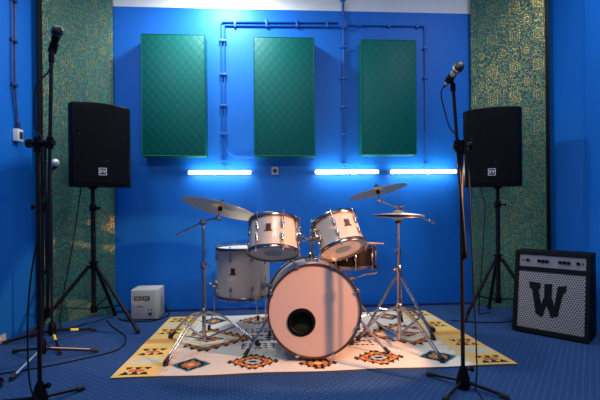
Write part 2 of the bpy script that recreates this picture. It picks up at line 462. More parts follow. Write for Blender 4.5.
def rug_col(u, v):
    au, av = abs(u), abs(v)
    # end bands
    if au > .955:
        base = OCHRE
        for cv, kind in ((-.57, 0), (-.235, 0), (.225, 0), (.555, 0)):
            x = (au - 1.085); y = abs(v - cv)
            if abs(x) < .084 and y < .064:
                lev = (y - .010) / .050
                if 0 < lev < 1 and abs(((x + .084) / .056) % 1.0 - .5) * 2 < lev: return DARK
                if y < .022 and abs(x) < .05: return ORANGE
        for cv in (-.40, .40):
            x = au - 1.085; y = v - cv
            if abs(x) < .075 and abs(y) < .045 and ((int((x + 1) / .03) + int((y + 1) / .03)) % 2 == 0): return PALE
        if .34 < av < .46: return SAND
        if av < .06: return ORANGE if int((v + 2) / .012) % 2 else OCHRE
        return base
    if au > .90: return SAND if (int((v + 2) / .05) % 2 == 0 or au > .925) else CREAM
    # front/back row of diamonds
    def dia(cx, cv, a, bb): return abs(au - cx) / a + abs(av - cv) / bb
    def teeth(x, p, lev, off=0.0):          # row of triangles, lev 0..1 across the row
        return lev < 1 - abs(((abs(x) / p + off) % 1.0) - .5) * 2
    d = dia(.78, .495, .125, .115)
    if d < 1:
        if d > .86: return TEAL
        if d > .52: return DARK if teeth(au - .78, .045, (d - .52) / .34) or d > .74 else TEAL
        if d > .20: return ORANGE
        return SAND
    d = dia(.40, .48, .185, .150)
    if d < 1.05:
        if d > .74: return DARK if teeth(au - .40, .042, (d - .74) / .31) else (ORANGE if d < .86 else CREAM)
        if d > .58: return ORANGE if teeth(au - .40, .042, .3, .5) else OCHRE
        if d > .34: return DARK if teeth(au - .40, .036, (d - .34) / .24) else ORANGE
        if d > .16: return PALE
        return DARK
    d = dia(0.0, .545, .15, .115)
    if d < 1:
        if d > .62: return DARK if teeth(au, .042, (d - .62) / .38) else (ORANGE if d < .8 else CREAM)
        if d > .25: return ORANGE if teeth(au, .042, .35, .5) else DARK
        return OCHRE
    # clusters of little dark triangles
    for cu, cv in ((.375, .19), (.36, .02)):
        x = au - cu; y = av - cv
        if abs(x) < .115 and abs(y) < .062:
            fx = (x + .115) / .046; fy = (y + .062) / .041
            i, j = int(fx), int(fy); fx -= i; fy -= j
            if not (j == 1 and i == 2) and (fx + fy < .95 if x < 0 else (1 - fx) + fy < .95): return PLUM
    # large lozenge of stepped triangles round a small one
    x = au - .745; dl = abs(x) / .36 + av / .285
    if .62 < dl < 1.05:
        lev = (dl - .62) / .43
        if lev > .55: return DARK if teeth(x, .058, (lev - .55) / .45) else CREAM
        if lev > .42: return ORANGE
        return (DARK if teeth(x, .058, lev / .42, .5) else ORANGE) if lev > .12 else OCHRE
    d = abs(x) / .12 + av / .075
    if d < 1:
        if d > .72: return DARK if (int((au + 3) / .026) % 2 == 0) else ORANGE
        if d > .35: return ORANGE
        return DARK
    d2 = abs(x) / .20 + av / .145
    if .86 < d2 < 1.0 and int((au + 3) / .03) % 2 == 0: return OCHRE
    return CREAM
NX, NY = 240, 133
bm = BM()
rz = lambda i, j: RT + .0016 * math.sin(i * .11 + 1) * math.sin(j * .13)
xs = [RX - RW + 2 * RW * i / NX for i in range(NX + 1)]
ys = [RY - RD + 2 * RD * j / NY for j in range(NY + 1)]
def wob(i, j):
    e = abs(2 * j / NY - 1) ** 8
    return .006 * math.sin(i * .09) * e
def xx(i, j):
    k = j / NY
    return .278 - .030 * k + (xs[i] - RX) * (1 - .052 * k)
grid = [[bm.verts.new((xx(i, j), ys[j] + wob(i, j), rz(i, j))) for j in range(NY + 1)] for i in range(NX + 1)]
for i in range(NX):
    for j in range(NY):
        f = bm.faces.new((grid[i][j], grid[i + 1][j], grid[i + 1][j + 1], grid[i][j + 1]))
        f.material_index = rug_col((xs[i] + xs[i + 1]) / 2 - RX, (ys[j] + ys[j + 1]) / 2 - RY)
loop_ = [grid[i][0] for i in range(NX + 1)] + [grid[NX][j] for j in range(1, NY + 1)] + [grid[i][NY] for i in range(NX - 1, -1, -1)] + [grid[0][j] for j in range(NY - 1, 0, -1)]
low = [bm.verts.new((v.co.x, v.co.y, .0005)) for v in loop_]
for k in range(len(loop_)):
    f = bm.faces.new((loop_[k], low[k], low[(k + 1) % len(low)], loop_[(k + 1) % len(low)])); f.material_index = EDGE
tag(part('patterned_rug', bm, RUGM, None, 0), 'cream and ochre woven rug with black and orange diamonds under the drum kit', 'rug')
ZR = RT + .002

# ------------------------------------------------------------------ drums
def ring_prof(r0, r1, z0, z1): return [(r0, z0), (r1, z0), (r1, z1), (r0, z1)]

def hoop(name, r, z, up, m, parent, seg=56):
    b = BM()
    s = 1 if up else -1
    lathe(b, [(r - .006, z), (r + .008, z), (r + .010, z + s * .004), (r + .003, z + s * .006), (r + .003, z + s * .017), (r + .008, z + s * .020), (r + .006, z + s * .024), (r - .004, z + s * .022), (r - .004, z + s * .004)], seg, loop=True)
    return part(name, b, m, parent)

def lug_mesh(b, r, z, a, half=.030, w=.0105):
    """small bullet lug standing on the shell at angle a"""
    m = Matrix.Rotation(a, 4, 'Z')
    lathe(b, [(0, -half), (w * .55, -half * .9), (w, -half * .35), (w, half * .35), (w * .55, half * .9), (0, half)], 10, m @ Matrix.Translation((r + w * .75, 0, z)))
    box(b, r - .002, -w * .55, z - half * .5, r + w * .5, w * .55, z + half * .5, 0, m)

def badge_on(parent, r, z, a=-PI / 2, s=1.0):
    m = Matrix.Rotation(a, 4, 'Z')
    b = BM(); box(b, r - .003, -.014 * s, z - .010 * s, r + .0035, .014 * s, z + .026 * s, 0, m)
    bd = part('badge', b, M_badge, parent, 0)
    b = BM(); box(b, r + .0036, -.004 * s, z - .004 * s, r + .0046, .004 * s, z + .020 * s, 0, m)
    part('badge_emblem', b, M_badgeink, bd, 0)
    b = BM(); box(b, r - .003, -.021 * s, z - .015 * s, r + .0037, .021 * s, z - .0095 * s, 0, m)
    part('badge_bar', b, M_badgeink, bd, 0)

def drum(o, R, L, nl, shell_m, reso_m, batter_m, lugs='pair', a0=0.0, badge=True, dot=False, hoop_m=None, seg=56, ba=0.0):
    hm = hoop_m or M_hoop
    b = BM(); lathe(b, [(R - .007, 0), (R, 0), (R, L), (R - .007, L)], seg, loop=True); part('shell', b, shell_m, o)
    b = BM(); lathe(b, [(0, L + .004), (R - .012, L + .004), (R + .003, L + .001), (R + .004, L - .008), (R + .001, L - .008), (R + .0005, L), (0, L)], seg); part('batter_head', b, batter_m, o)
    b = BM(); lathe(b, [(0, -.004), (R - .012, -.004), (R + .003, -.001), (R + .004, .008), (R + .001, .008), (R + .0005, 0), (0, 0)], seg); rh = part('resonant_head', b, reso_m, o)
    if dot:
        b = BM(); lathe(b, [(0, -.0055), (R * .36, -.0055), (R * .37, -.0042), (0, -.0042)], 32); part('head_dot', b, M_dot, rh)
    hoop('hoop', R + .006, L - .008, True, hm, o); hoop('hoop', R + .006, .008, False, hm, o)
    for k in range(nl):
        a = a0 + 2 * PI * k / nl
        m = Matrix.Rotation(a, 4, 'Z')
        if lugs == 'pair': spots = ((L - .062, L + .022, 1), (.062, -.022, -1))
        else: spots = ((L / 2, L + .022, 1),)
        for z, zr, s in spots:
            b = BM(); lug_mesh(b, R, z, a); lg = part('lug', b, M_chrome, o)
            b = BM()
            if lugs == 'pair':
                tube(b, [m @ Vector((R + .013, 0, z)), m @ Vector((R + .013, 0, zr))], .0032, 8)
                tube(b, [m @ Vector((R + .013, 0, zr - s * .003)), m @ Vector((R + .013, 0, zr + s * .010))], .0052, 6)
            else:
                tube(b, [m @ Vector((R + .013, 0, -.022)), m @ Vector((R + .013, 0, L + .022))], .0032, 8)
            part('tension_rod', b, M_chrome, lg)
    if badge: badge_on(o, R, L * .55, -PI / 2 + ba, 1.2)

# rack toms
def tom(loc, up, label, a0, bracket_a, R, L, ba):
    rot = rot_up(up)
    o = thing('rack_tom', label, 'drum', loc, rot, 'rack toms over the bass drum')
    drum(o, R, L, 6, M_shell, M_headgrey, M_head, 'pair', a0, True, True, ba=ba)
    m = Matrix.Rotation(bracket_a, 4, 'Z')
    b = BM(); box(b, R - .003, -.022, L * .5 - .037, R + .013, .022, L * .5 + .037, .005, m); tube(b, [m @ Vector((R + .013, 0, L * .5)), m @ Vector((R + .039, 0, L * .5))], .014, 12)
    br = part('mounting_bracket', b, M_chrome, o)
    b = BM(); tube(b, [m @ Vector((R + .027, 0, L * .5 + .013)), m @ Vector((R + .027, 0, L * .5 + .048))], .004, 8); box(b, R + .015, -.012, L * .5 + .044, R + .039, .012, L * .5 + .051, .002, m)
    part('wing_bolt', b, M_chrome, br)
    return rot.to_4x4(), rot @ (m.to_3x3() @ Vector((R + .033, 0, L * .5))) + Vector(loc)
UP1 = (.035, .40, .92); UP2 = (-.225, .48, .86)
_, J1 = tom((.010, 2.790, .672), UP1, 'ivory rack tom above the floor tom, beside the large cymbal', R_(-71), R_(-22), .157, .205, -.24)
_, J2 = tom((.466, 2.790, .690), UP2, 'ivory rack tom in front of the black snare drum', R_(-98), R_(-150), .149, .198, .42)

# bass drum
BX, BY0, BY1, BR = .263, 3.07, 2.664, .294
BZ = BR + .012 + ZR + .002
o = thing('bass_drum', 'large bass drum with pink-lit white front head and round black port', 'drum', (BX, BY0, BZ), rot_up((0, -1, 0), (0, 0, -1)))
# local: z runs from the beater side to the audience side, -y is down
L = BY0 - BY1; R = BR - .010
b = BM(); lathe(b, [(R - .008, 0), (R, 0), (R, L), (R - .008, L)], 72, loop=True); part('shell', b, M_shell, o)
# front head with the port hole: polar mesh round the hole
def inv_l(x, zz): return None
hole_c = None
PXo, PZo, PR = .179 - BX, .253 - BZ, .082           # world offsets of the port
def to_local(dx, dz):                              # world x / z offsets on the head -> local x, y
    q = o.matrix_world.to_3x3().inverted() @ Vector((dx, 0, dz)); return q.x, q.y
hx, hy = to_local(PXo, PZo)
b = BM(); seg = 72; rings = []
for s in (0, .25, .6, 1.0):
    rg = []
    for k in range(seg):
        a = 2 * PI * k / seg
        ax, ay = hx + PR * .97 * math.cos(a), hy + PR * .97 * math.sin(a); bx, by = (R - .001) * math.cos(a), (R - .001) * math.sin(a)
        rg.append(b.verts.new((ax + (bx - ax) * s, ay + (by - ay) * s, L + .005)))
    rings.append(rg)
for ra, rb in zip(rings, rings[1:]):
    for k in range(seg): b.faces.new((ra[k], ra[(k + 1) % seg], rb[(k + 1) % seg], rb[k]))
rim2 = [b.verts.new((v.co.x * 1.004, v.co.y * 1.004, L - .012)) for v in rings[-1]]
for k in range(seg): b.faces.new((rings[-1][k], rings[-1][(k + 1) % seg], rim2[(k + 1) % seg], rim2[k]))
fh = part('front_head', b, M_bass, o)
b = BM(); lathe(b, [(.064, -.004), (.064, .004), (.069, .008), (.083, .0075), (.088, .004), (.088, .0), (.083, -.004)], 48, Matrix.Translation((hx, hy, L + .0055)), loop=True)
part('port_ring', b, M_black, fh)
b = BM(); lathe(b, [(0, .0), (R - .002, .0), (R - .002, -.005), (0, -.005)], 72); part('batter_head', b, M_head, o)
def sphere_squash(b):
    bmesh.ops.create_uvsphere(b, u_segments=20, v_segments=12, radius=1.0, matrix=Matrix.Translation((hx * .6, hy - .05, L * .55)) @ Matrix.Diagonal((.20, .13, .12, 1)))
b = BM(); sphere_squash(b); part('damping_pillow', b, mat('dark_patterned_pillow', (.05, .045, .02), .9), o)
for z0, z1 in ((L - .030, L + .016), (-.016, .030)):
    b = BM(); lathe(b, [(R + .0005, z0), (R + .011, z0), (R + .012, z0 + .004), (R + .012, z1 - .004), (R + .010, z1), (R + .001, z1)], 72, loop=True)
    part('hoop', b, M_hoopwood, o)
for k in range(8):
    a = R_(22.5 + 45 * k); m = Matrix.Rotation(a, 4, 'Z')
    for zc, s in ((L, 1), (0, -1)):
        b = BM()
        box(b, R + .0125, -.011, min(zc - s * .034, zc + s * .018), R + .019, .011, max(zc - s * .034, zc + s * .018), .002, m)
        box(b, R - .004, -.011, min(zc + s * .0165, zc + s * .021), R + .019, .011, max(zc + s * .0165, zc + s * .021), .001, m)
        cl = part('claw', b, M_chrome, o)
        b = BM(); z_l = zc - s * .105
        lug_mesh(b, R, z_l, a, .030, .010)
        lg = part('lug', b, M_chrome, o)
        b = BM(); tube(b, [m @ Vector((R + .016, 0, z_l)), m @ Vector((R + .020, 0, zc - s * .030))], .0035, 8)
        tube(b, [m @ Vector((R + .020, -.014, zc - s * .040)), m @ Vector((R + .020, .014, zc - s * .040))], .004, 8)
        part('tension_rod', b, M_chrome, lg)
def loc_pt(w):
    return o.matrix_world.inverted() @ Vector(w)
for sx_, foot in ((1, (.752, 2.735, ZR)), (-1, (-.180, 2.775, ZR))):
    root_ = (BX + sx_ * .278, 2.84, BZ - .06)
    b = BM(); tube(b, [loc_pt(root_), loc_pt(Vector(foot) + (Vector(root_) - Vector(foot)) * .04)], .0085, 10)
    bx0 = loc_pt(root_); sphere(b, bx0, .020, 12, 8)
    sp = part('spur', b, M_chrome, o)
    b = BM(); fv = Vector(foot); dv = (Vector(root_) - fv).normalized()
    tube(b, [loc_pt(fv + Vector((0, 0, .006))), loc_pt(fv + dv * .05 + Vector((0, 0, .004)))], .014, 10, r1=.011); part('rubber_foot', b, M_rubber, sp)
# tom holder post on the bass drum shell
PY_ = 2.905; PX_ = .268
b = BM(); box(b, PX_ - .045, PY_ - .035, BZ + R - .012, PX_ + .045, PY_ + .035, BZ + R + .016, .006)
lathe(b, [(0, 0), (.022, 0), (.022, .035), (.016, .04), (0, .04)], 16, Matrix.Translation((PX_, PY_, BZ + R + .014)))
tube(b, [(PX_, PY_, BZ + R + .01), (PX_, PY_, .800)], .0125, 12)
sphere(b, (PX_, PY_, .802), .0125, 12, 8)
bmesh.ops.transform(b, matrix=o.matrix_world.inverted(), verts=b.verts)
post = part('tom_post', b, M_chrome, o)
for J, s in ((J1, -1), (J2, 1)):
    c0 = Vector((PX_, PY_, .745)); c1 = Vector((PX_ + s * .055, PY_ - .01, .747))
    b = BM(); box(b, PX_ - .022, PY_ - .022, .728, PX_ + .022, PY_ + .022, .764, .005) if s < 0 else None
    tube(b, [c0, c1, c1 + (J - c1) * .5, J], .0105, 10); sphere(b, c1, .018, 12, 8)
    bmesh.ops.transform(b, matrix=o.matrix_world.inverted(), verts=b.verts)
    part('tom_arm', b, M_chrome, post)

# floor tom
FT = (-.224, 3.40); FZ0, FZ1 = .288, .646
o = thing('floor_tom', 'tall ivory floor tom standing on three bent chrome legs', 'drum', (FT[0], FT[1], FZ0))
drum(o, .205, FZ1 - FZ0, 8, M_shell, M_headgrey, M_head, 'pair', R_(-90 + 22.5), True, ba=-.32)
for a in (R_(-42), R_(178), R_(68)):
    m = Matrix.Rotation(a, 4, 'Z')
    b = BM(); zf = ZR - FZ0
    tube(b, smooth_path([m @ Vector((.232, 0, .17)), m @ Vector((.232, 0, -.08)), m @ Vector((.236, 0, -.14)), m @ Vector((.262, 0, zf + .06)), m @ Vector((.272, 0, zf + .015))], 5), .0055, 8)
    lg = part('leg', b, M_chrome, o)
    b = BM(); tube(b, [m @ Vector((.273, 0, zf + .001)), m @ Vector((.271, 0, zf + .035))], .012, 10); part('rubber_foot', b, M_rubber, lg)
    b = BM(); box(b, .204, -.018, .055, .246, .018, .105, .006, m); tube(b, [m @ Vector((.240, .0, .08)), m @ Vector((.268, .0, .08))], .006, 8); box(b, .262, -.016, .075, .268, .016, .085, .001, m)
    part('leg_bracket', b, M_chrome, o)

# snare drum
SX, SY, SZ0, SZ1 = .592, 3.20, .525, .663
o = thing('snare_drum', 'black snare drum with chrome hoops behind the second rack tom', 'drum', (SX, SY, SZ0), rot_up((.01, .04, 1)))
drum(o, .176, SZ1 - SZ0, 8, M_blackshell, M_headgrey, M_head, 'single', R_(-90), False)
b = BM(); m = Matrix.Rotation(R_(-20), 4, 'Z'); box(b, .176, -.018, .03, .194, .018, .105, .004, m); tube(b, [m @ Vector((.188, 0, .10)), m @ Vector((.205, 0, .145))], .004, 8); part('strainer', b, M_chrome, o)

def leg_pair(b, p0, p1, d=.012, r=.0055, bow=0.0):
    """two parallel strips of a double braced leg"""
    p0 = Vector(p0); p1 = Vector(p1); side = (p1 - p0).cross(Vector((0, 0, 1))).normalized()
    for s in (-1, 1):
        mid = (p0 + p1) / 2 + Vector((0, 0, bow))
        tube(b, smooth_path([p0 + side * s * d, p0.lerp(mid, .5) + side * s * d + Vector((0, 0, bow * .45)), mid + side * s * d, p1 + side * s * d * .8], 4), r, 8)

def tripod(o, r, angles, zc, zb, zf, m=M_chrome, foot_len=.085, mid=.58, bow=.02, lr=.0055):
    """double braced tripod: legs from collar zc, braces from zb, all relative to o's base"""
    b = BM(); lathe(b, [(0, zc - .025), (.020, zc - .025), (.024, zc - .018), (.024, zc + .018), (.020, zc + .025), (0, zc + .025)], 16); part('leg_collar', b, m, o)
    b = BM(); lathe(b, [(0, zb - .014), (.020, zb - .014), (.020, zb + .014), (0, zb + .014)], 16); part('brace_collar', b, m, o)
    for a in angles:
        a, r = a if isinstance(a, tuple) else (a, r)
        d = Vector((math.cos(a), math.sin(a), 0))
        p0 = d * .022 + Vector((0, 0, zc)); p1 = d * r + Vector((0, 0, zf + .022))
        b = BM(); leg_pair(b, p0, p1, .011, lr, bow); lg = part('leg', b, m, o)
        pm = p0.lerp(p1, mid) + Vector((0, 0, bow * .8))
        b = BM(); leg_pair(b, d * .018 + Vector((0, 0, zb)), pm, .007, lr * .8); part('brace', b, m, o)
        dr = (p1 - p0).normalized()
        b = BM(); tube(b, [p1 - dr * foot_len * .55, p1 + dr * foot_len * .10], .0115, 10, r1=.017)
        f1 = p1 + dr * foot_len * .10
        tube(b, [f1, (f1.x, f1.y, zf + .0005)], .017, 10)
        part('rubber_foot', b, M_rubber, lg)

# snare stand
o = thing('snare_stand', 'low chrome basket stand holding the black snare drum', 'drum stand', (SX, SY + .005, 0))
b = BM(); tube(b, [(0, 0, .10), (0, 0, .400)], .011, 12); part('pole', b, M_chrome, o)
b = BM(); lathe(b, [(0, .395), (.022, .395), (.026, .41), (.022, .435), (0, .435)], 16); part('basket_hub', b, M_chrome, o)
for a in (R_(-35), R_(85), R_(205)):
    d = Vector((math.cos(a), math.sin(a), 0))
    b = BM(); tube(b, smooth_path([d * .015 + Vector((0, 0, .42)), d * .11 + Vector((0, 0, .462)), d * .196 + Vector((0, 0, .480)), d * .212 + Vector((0, 0, .505)), d * .206 + Vector((0, 0, .535))], 5), .006, 8)
    ar = part('basket_arm', b, M_chrome, o)
    b = BM(); tube(b, [d * .205 + Vector((0, 0, .508)), d * .207 + Vector((0, 0, .540))], .011, 10); part('rubber_tip', b, M_rubber, ar)
tripod(o, .26, (R_(20), R_(140), R_(260)), .27, .11, ZR, foot_len=.06, bow=.01)
b = BM(); tube(b, [(.50, 3.235, SZ1 + .036), (.60, 3.200, SZ1 + .033), (.75, 3.146, SZ1 + .029)], .0065, 8); tube(b, [(.75, 3.146, SZ1 + .029), (.815, 3.123, SZ1 + .0275)], .0065, 8, r1=.0035)
sphere(b, (.819, 3.1215, SZ1 + .0275), .0055, 8, 6)
tag(part('drumstick', b, M_stick), 'pale wooden drumstick lying across the black snare drum', 'drumstick')

# ------------------------------------------------------------------ cymbals
def cymbal(name, loc, up, R, label, m=M_cymbal, bell=.058, rise=.022, group=None):
    o = thing(name, label, 'cymbal', loc, rot_up(up), group)
    pr = [(.006, rise + .020)]
    pr += [(bell * .45, rise + .016), (bell * .8, rise + .006), (bell, rise - .002)]
    for k in range(1, 7):
        s = k / 6; pr.append((bell + (R - bell) * s, (rise - .002) * (1 - s ** 1.25)))
    low = [(r, z - .0016) for r, z in reversed(pr)]
    b = BM(); lathe(b, pr + low, 72, loop=True); part('disc', b, m, o, 50)
    return o
def rod(o, base, p0, p1, r, name, m=M_chrome, parent=None, seg=10):
    b = BM(); tube(b, [Vector(p0) - Vector(base), Vector(p1) - Vector(base)], r, seg); return part(name, b, m, parent or o)

# ride on the stand by the floor tom
UPR = Vector((.235, .205, .91)).normalized()
RC = Vector((-.352, 2.985, .957))
cymbal('ride_cymbal', RC, UPR, .268, 'large tilted bronze cymbal on the boom stand by the floor tom')
base = Vector((-.468, 2.985, 0))
o = thing('cymbal_stand', 'chrome boom stand carrying the large cymbal beside the floor tom', 'cymbal stand', base)
tripod(o, .36, (R_(-120), R_(0), R_(140)), .255, .075, ZR, bow=.03)
b = BM(); tube(b, [(0, 0, .062), (0, 0, .57)], .0135, 12); part('lower_tube', b, M_chrome, o)
b = BM(); tube(b, [(0, 0, .55), (0, 0, .85)], .010, 12); part('upper_tube', b, M_chrome, o)
b = BM(); lathe(b, [(0, .545), (.019, .545), (.021, .555), (.021, .585), (.017, .595), (0, .595)], 14); tube(b, [(0, 0, .57), (.035, -.012, .57)], .005, 8); box(b, .030, -.016, .562, .038, -.006, .585, .002); part('height_clamp', b, M_chrome, o)
head = Vector((-.470, 2.985, .872)); tilt = RC - UPR * .032
bend = Vector((-.648, 2.965, .782))
b = BM(); sphere(b, head - base, .020, 12, 8); box(b, -.022, -.02, .850, .022, .02, .886, .005); tube(b, [(0, -.01, .868), (0, -.05, .868)], .005, 8); box(b, -.016, -.054, .862, .016, -.046, .874, .002); part('boom_clamp', b, M_chrome, o)
tl = tilt - UPR * .03
b = BM(); tube(b, [bend - base, head - base, tl - base], .0065, 10); bo = part('boom_arm', b, M_chrome, o)
b = BM(); sphere(b, tl - base, .016, 12, 8); tube(b, [tl - base + Vector((-.02, 0, -.012)), tl - base + Vector((.022, 0, -.018))], .006, 8); tube(b, [tl - base, RC + UPR * .075 - base], .0042, 8); part('tilter', b, M_chrome, o)
b = BM(); tube(b, [RC - UPR * .012 - base, RC + UPR * .016 - base], .016, 12); part('felt_washer', b, M_rubber, o)
b = BM(); tube(b, [RC + UPR * .044 - base, RC + UPR * .058 - base], .015, 12); part('felt_washer', b, M_rubber, o)

# crash on boom, behind the hi-hat
UPC = Vector((-.20, .165, .95)).normalized()
CC = Vector((.783, 3.12, 1.072))
cymbal('crash_cymbal', CC, UPC, .216, 'smaller tilted bronze cymbal raised above the hi-hat', bell=.05, rise=.018)
base = Vector((.960, 3.21, 0))
o = thing('cymbal_stand', 'chrome boom stand behind the hi-hat carrying the smaller raised cymbal', 'cymbal stand', base)
tripod(o, .28, (R_(-50), R_(70), R_(190)), .43, .17, ZR, bow=.003)
b = BM(); tube(b, [(0, 0, .13), (0, 0, .62)], .0135, 12); part('lower_tube', b, M_chrome, o)
b = BM(); tube(b, [(0, 0, .60), (0, 0, .945)], .010, 12); part('upper_tube', b, M_chrome, o)
b = BM(); lathe(b, [(0, .595), (.019, .595), (.021, .605), (.021, .635), (.017, .645), (0, .645)], 14); tube(b, [(0, 0, .62), (-.035, -.012, .62)], .005, 8); box(b, -.038, -.016, .612, -.030, -.006, .635, .002); part('height_clamp', b, M_chrome, o)
head = Vector((.952, 3.19, .953)); tilt = CC - UPC * .03; tl = tilt - UPC * .035; bend = Vector((1.225, 3.16, .838))
b = BM(); box(b, -.026, -.035, .935, .020, .008, .973, .006); sphere(b, head - base, .022, 12, 8); tube(b, [head - base, head - base + Vector((.045, -.03, .015))], .005, 8); part('boom_clamp', b, M_chrome, o)
b = BM(); tube(b, [bend - base, head - base, tl - base], .007, 10); bo = part('boom_arm', b, M_dullchrome, o)
b = BM(); tube(b, [bend - base, bend - base + Vector((-.045, 0, .019))], .012, 10); part('counterweight', b, M_dullchrome, bo)
b = BM(); sphere(b, tl - base, .017, 12, 8); tube(b, [tl - base + Vector((-.024, 0, .0)), tl - base + Vector((.022, 0, -.006))], .006, 8); tube(b, [tl - base, CC + UPC * .07 - base], .0042, 8); part('tilter', b, M_chrome, o)
b = BM(); tube(b, [CC - UPC * .014 - base, CC + UPC * .012 - base], .015, 12); part('felt_washer', b, M_rubber, o)
b = BM(); tube(b, [CC + UPC * .038 - base, CC + UPC * .052 - base], .015, 12); part('felt_washer', b, M_rubber, o)

# hi-hat
HH = Vector((.884, 2.955, 0))
M_hat = mat('silvery_cymbal_alloy', (0.74, 0.70, 0.62), 0.38, 1.0)
def hat(z, up, label):
    return cymbal('hi_hat_cymbal', HH + Vector((0, 0, z)), up, .178, label, M_hat, bell=.045, rise=.016, group='pair of hi-hat cymbals')
hat(.905, (.02, .035, 1), 'thin upper hi-hat cymbal, under the boom clamp')
hat(.896, (-.01, .02, -1), 'thin lower hi-hat cymbal, upside down on the hi-hat pole')
o = thing('hi_hat_stand', 'chrome stand holding the two thin hi-hat cymbals in front of the boom stand', 'hi-hat stand', HH)
tripod(o, .41, ((R_(-69), .41), (R_(35), .40), (R_(165), .28)), .262, .075, ZR, bow=.025)
b = BM(); tube(b, [(0, 0, .035), (0, 0, .53)], .0135, 12); part('lower_tube', b, M_chrome, o)
b = BM(); tube(b, [(0, 0, .51), (0, 0, .855)], .0095, 12); part('upper_tube', b, M_chrome, o)
b = BM(); lathe(b, [(0, .505), (.019, .505), (.021, .515), (.021, .545), (.017, .555), (0, .555)], 14); tube(b, [(0, 0, .53), (-.035, -.016, .525)], .005, 8); box(b, -.050, -.024, .508, -.032, -.010, .530, .003); part('height_clamp', b, M_chrome, o)
b = BM(); lathe(b, [(0, .845), (.020, .845), (.024, .856), (.020, .868), (0, .868)], 16); part('seat_cup', b, M_rubber, o)
b = BM(); tube(b, [(0, 0, .83), (0, 0, 1.065)], .003, 8); part('pull_rod', b, M_chrome, o)
b = BM(); tube(b, [(0, 0, .928), (0, 0, .975)], .011, 12); tube(b, [(-.02, 0, .960), (.02, 0, .960)], .004, 8); part('clutch', b, M_chrome, o)
b = BM(); box(b, -.040, .05, ZR + .002, .040, .30, ZR + .010, .003)
part('base_plate', b, M_dullchrome, o)

# ------------------------------------------------------------------ loudspeakers on tripods
def speaker(loc, yaw, label, SKX=0.0):
    o = thing('loudspeaker', label, 'loudspeaker', loc, rotz(yaw), 'black loudspeakers on tripods')
    H_, W, D = .648, .222, .36
    fr = [(-W, .035), (-W * .93, .004)] + [(W * .9 * s, -.022 + .026 * (abs(s)) ** 2.0) for s in (-.8, -.5, -.2, .2, .5, .8)] + [(W * .93, .004), (W, .035)]
    poly = fr + [(W * .99, .09), (W * .60, D - .02), (W * .52, D), (-W * .52, D), (-W * .60, D - .02), (-W * .99, .09)]
    # cabinet: profile rises towards the middle of its top edge
    b = BM(); nv = []
    def crown(x, y): return .012 * (1 - (x / W) ** 2) + .010
    lo = [b.verts.new((x, y, .0 + .008 * (y > .3))) for x, y in poly]; hi = [b.verts.new((x, y, H_ - .022 + crown(x, y) - .05 * max(0, y - .05) )) for x, y in poly]
    b.faces.new(lo[::-1]); b.faces.new(hi)
    for i in range(len(poly)): b.faces.new((lo[i], lo[(i + 1) % len(poly)], hi[(i + 1) % len(poly)], hi[i]))
    cab = part('cabinet', b, M_black, o, 50, bevel=.008)
    # perforated curved grille
    b = BM(); cols = []
    for k in range(13):
        s = -1 + 2 * k / 12; x = W * .86 * s; y = -.027 + .026 * abs(s * .95) ** 2
        cols.append([b.verts.new((x, y, z)) for z in (.030, H_ - .040 + .010 * (1 - s * s))] + [b.verts.new((x, y + .014, z)) for z in (.030, H_ - .040 + .010 * (1 - s * s))])
    for p, q in zip(cols, cols[1:]):
        b.faces.new((p[0], q[0], q[1], p[1])); b.faces.new((p[2], p[3], q[3], q[2])); b.faces.new((p[0], p[2], q[2], q[0])); b.faces.new((p[1], q[1], q[3], p[3]))
    b.faces.new((cols[0][0], cols[0][1], cols[0][3], cols[0][2])); b.faces.new((cols[-1][0], cols[-1][2], cols[-1][3], cols[-1][1]))
    g = part('grille', b, M_spk, o, 40)
    # square emblem with the two letters on it
    b = BM(); y = -.0315; s_ = .028; zc = .118; w_ = .0042
    for (x0, z0, x1, z1) in ((-s_, -s_, s_, -s_ + w_), (-s_, s_ - w_, s_, s_), (-s_, -s_ + w_, -s_ + w_, s_ - w_), (s_ - w_, -s_ + w_, s_, s_ - w_)):
        box(b, x0, y, zc + z0, x1, y + .006, zc + z1)
    for (x0, z0, x1, z1) in ((-.018, -.012, -.013, .014), (-.013, .009, -.002, .014), (-.013, -.001, -.004, .004), (-.013, -.012, -.002, -.007)):
        box(b, x0, y, zc + z0, x1, y + .006, zc + z1)
    prism(b, [(.001, .014), (.007, .014), (.011, -.003), (.015, .014), (.021, .014), (.0135, -.012), (.0085, -.012)], y, y + .006, Matrix.Translation((0, 0, zc)))
    part('emblem', b, M_logo, o, 0)
    for (x, z) in ((-.155, .40), (.150, .40), (.03, .20)):
        b = BM(); lathe(b, [(0, 0), (.005, 0), (.004, .003), (0, .003)], 10, axis_mtx((x, -.0272 + .026 * abs(x / W / .86 * .95) ** 2, z), (0, -1, 0))); part('grille_screw', b, M_darkgrey, g)
    b = BM(); tube(b, [(SKX, .17, -.012), (SKX, .17, .01)], .03, 16); part('pole_socket', b, M_black, o)
    return o

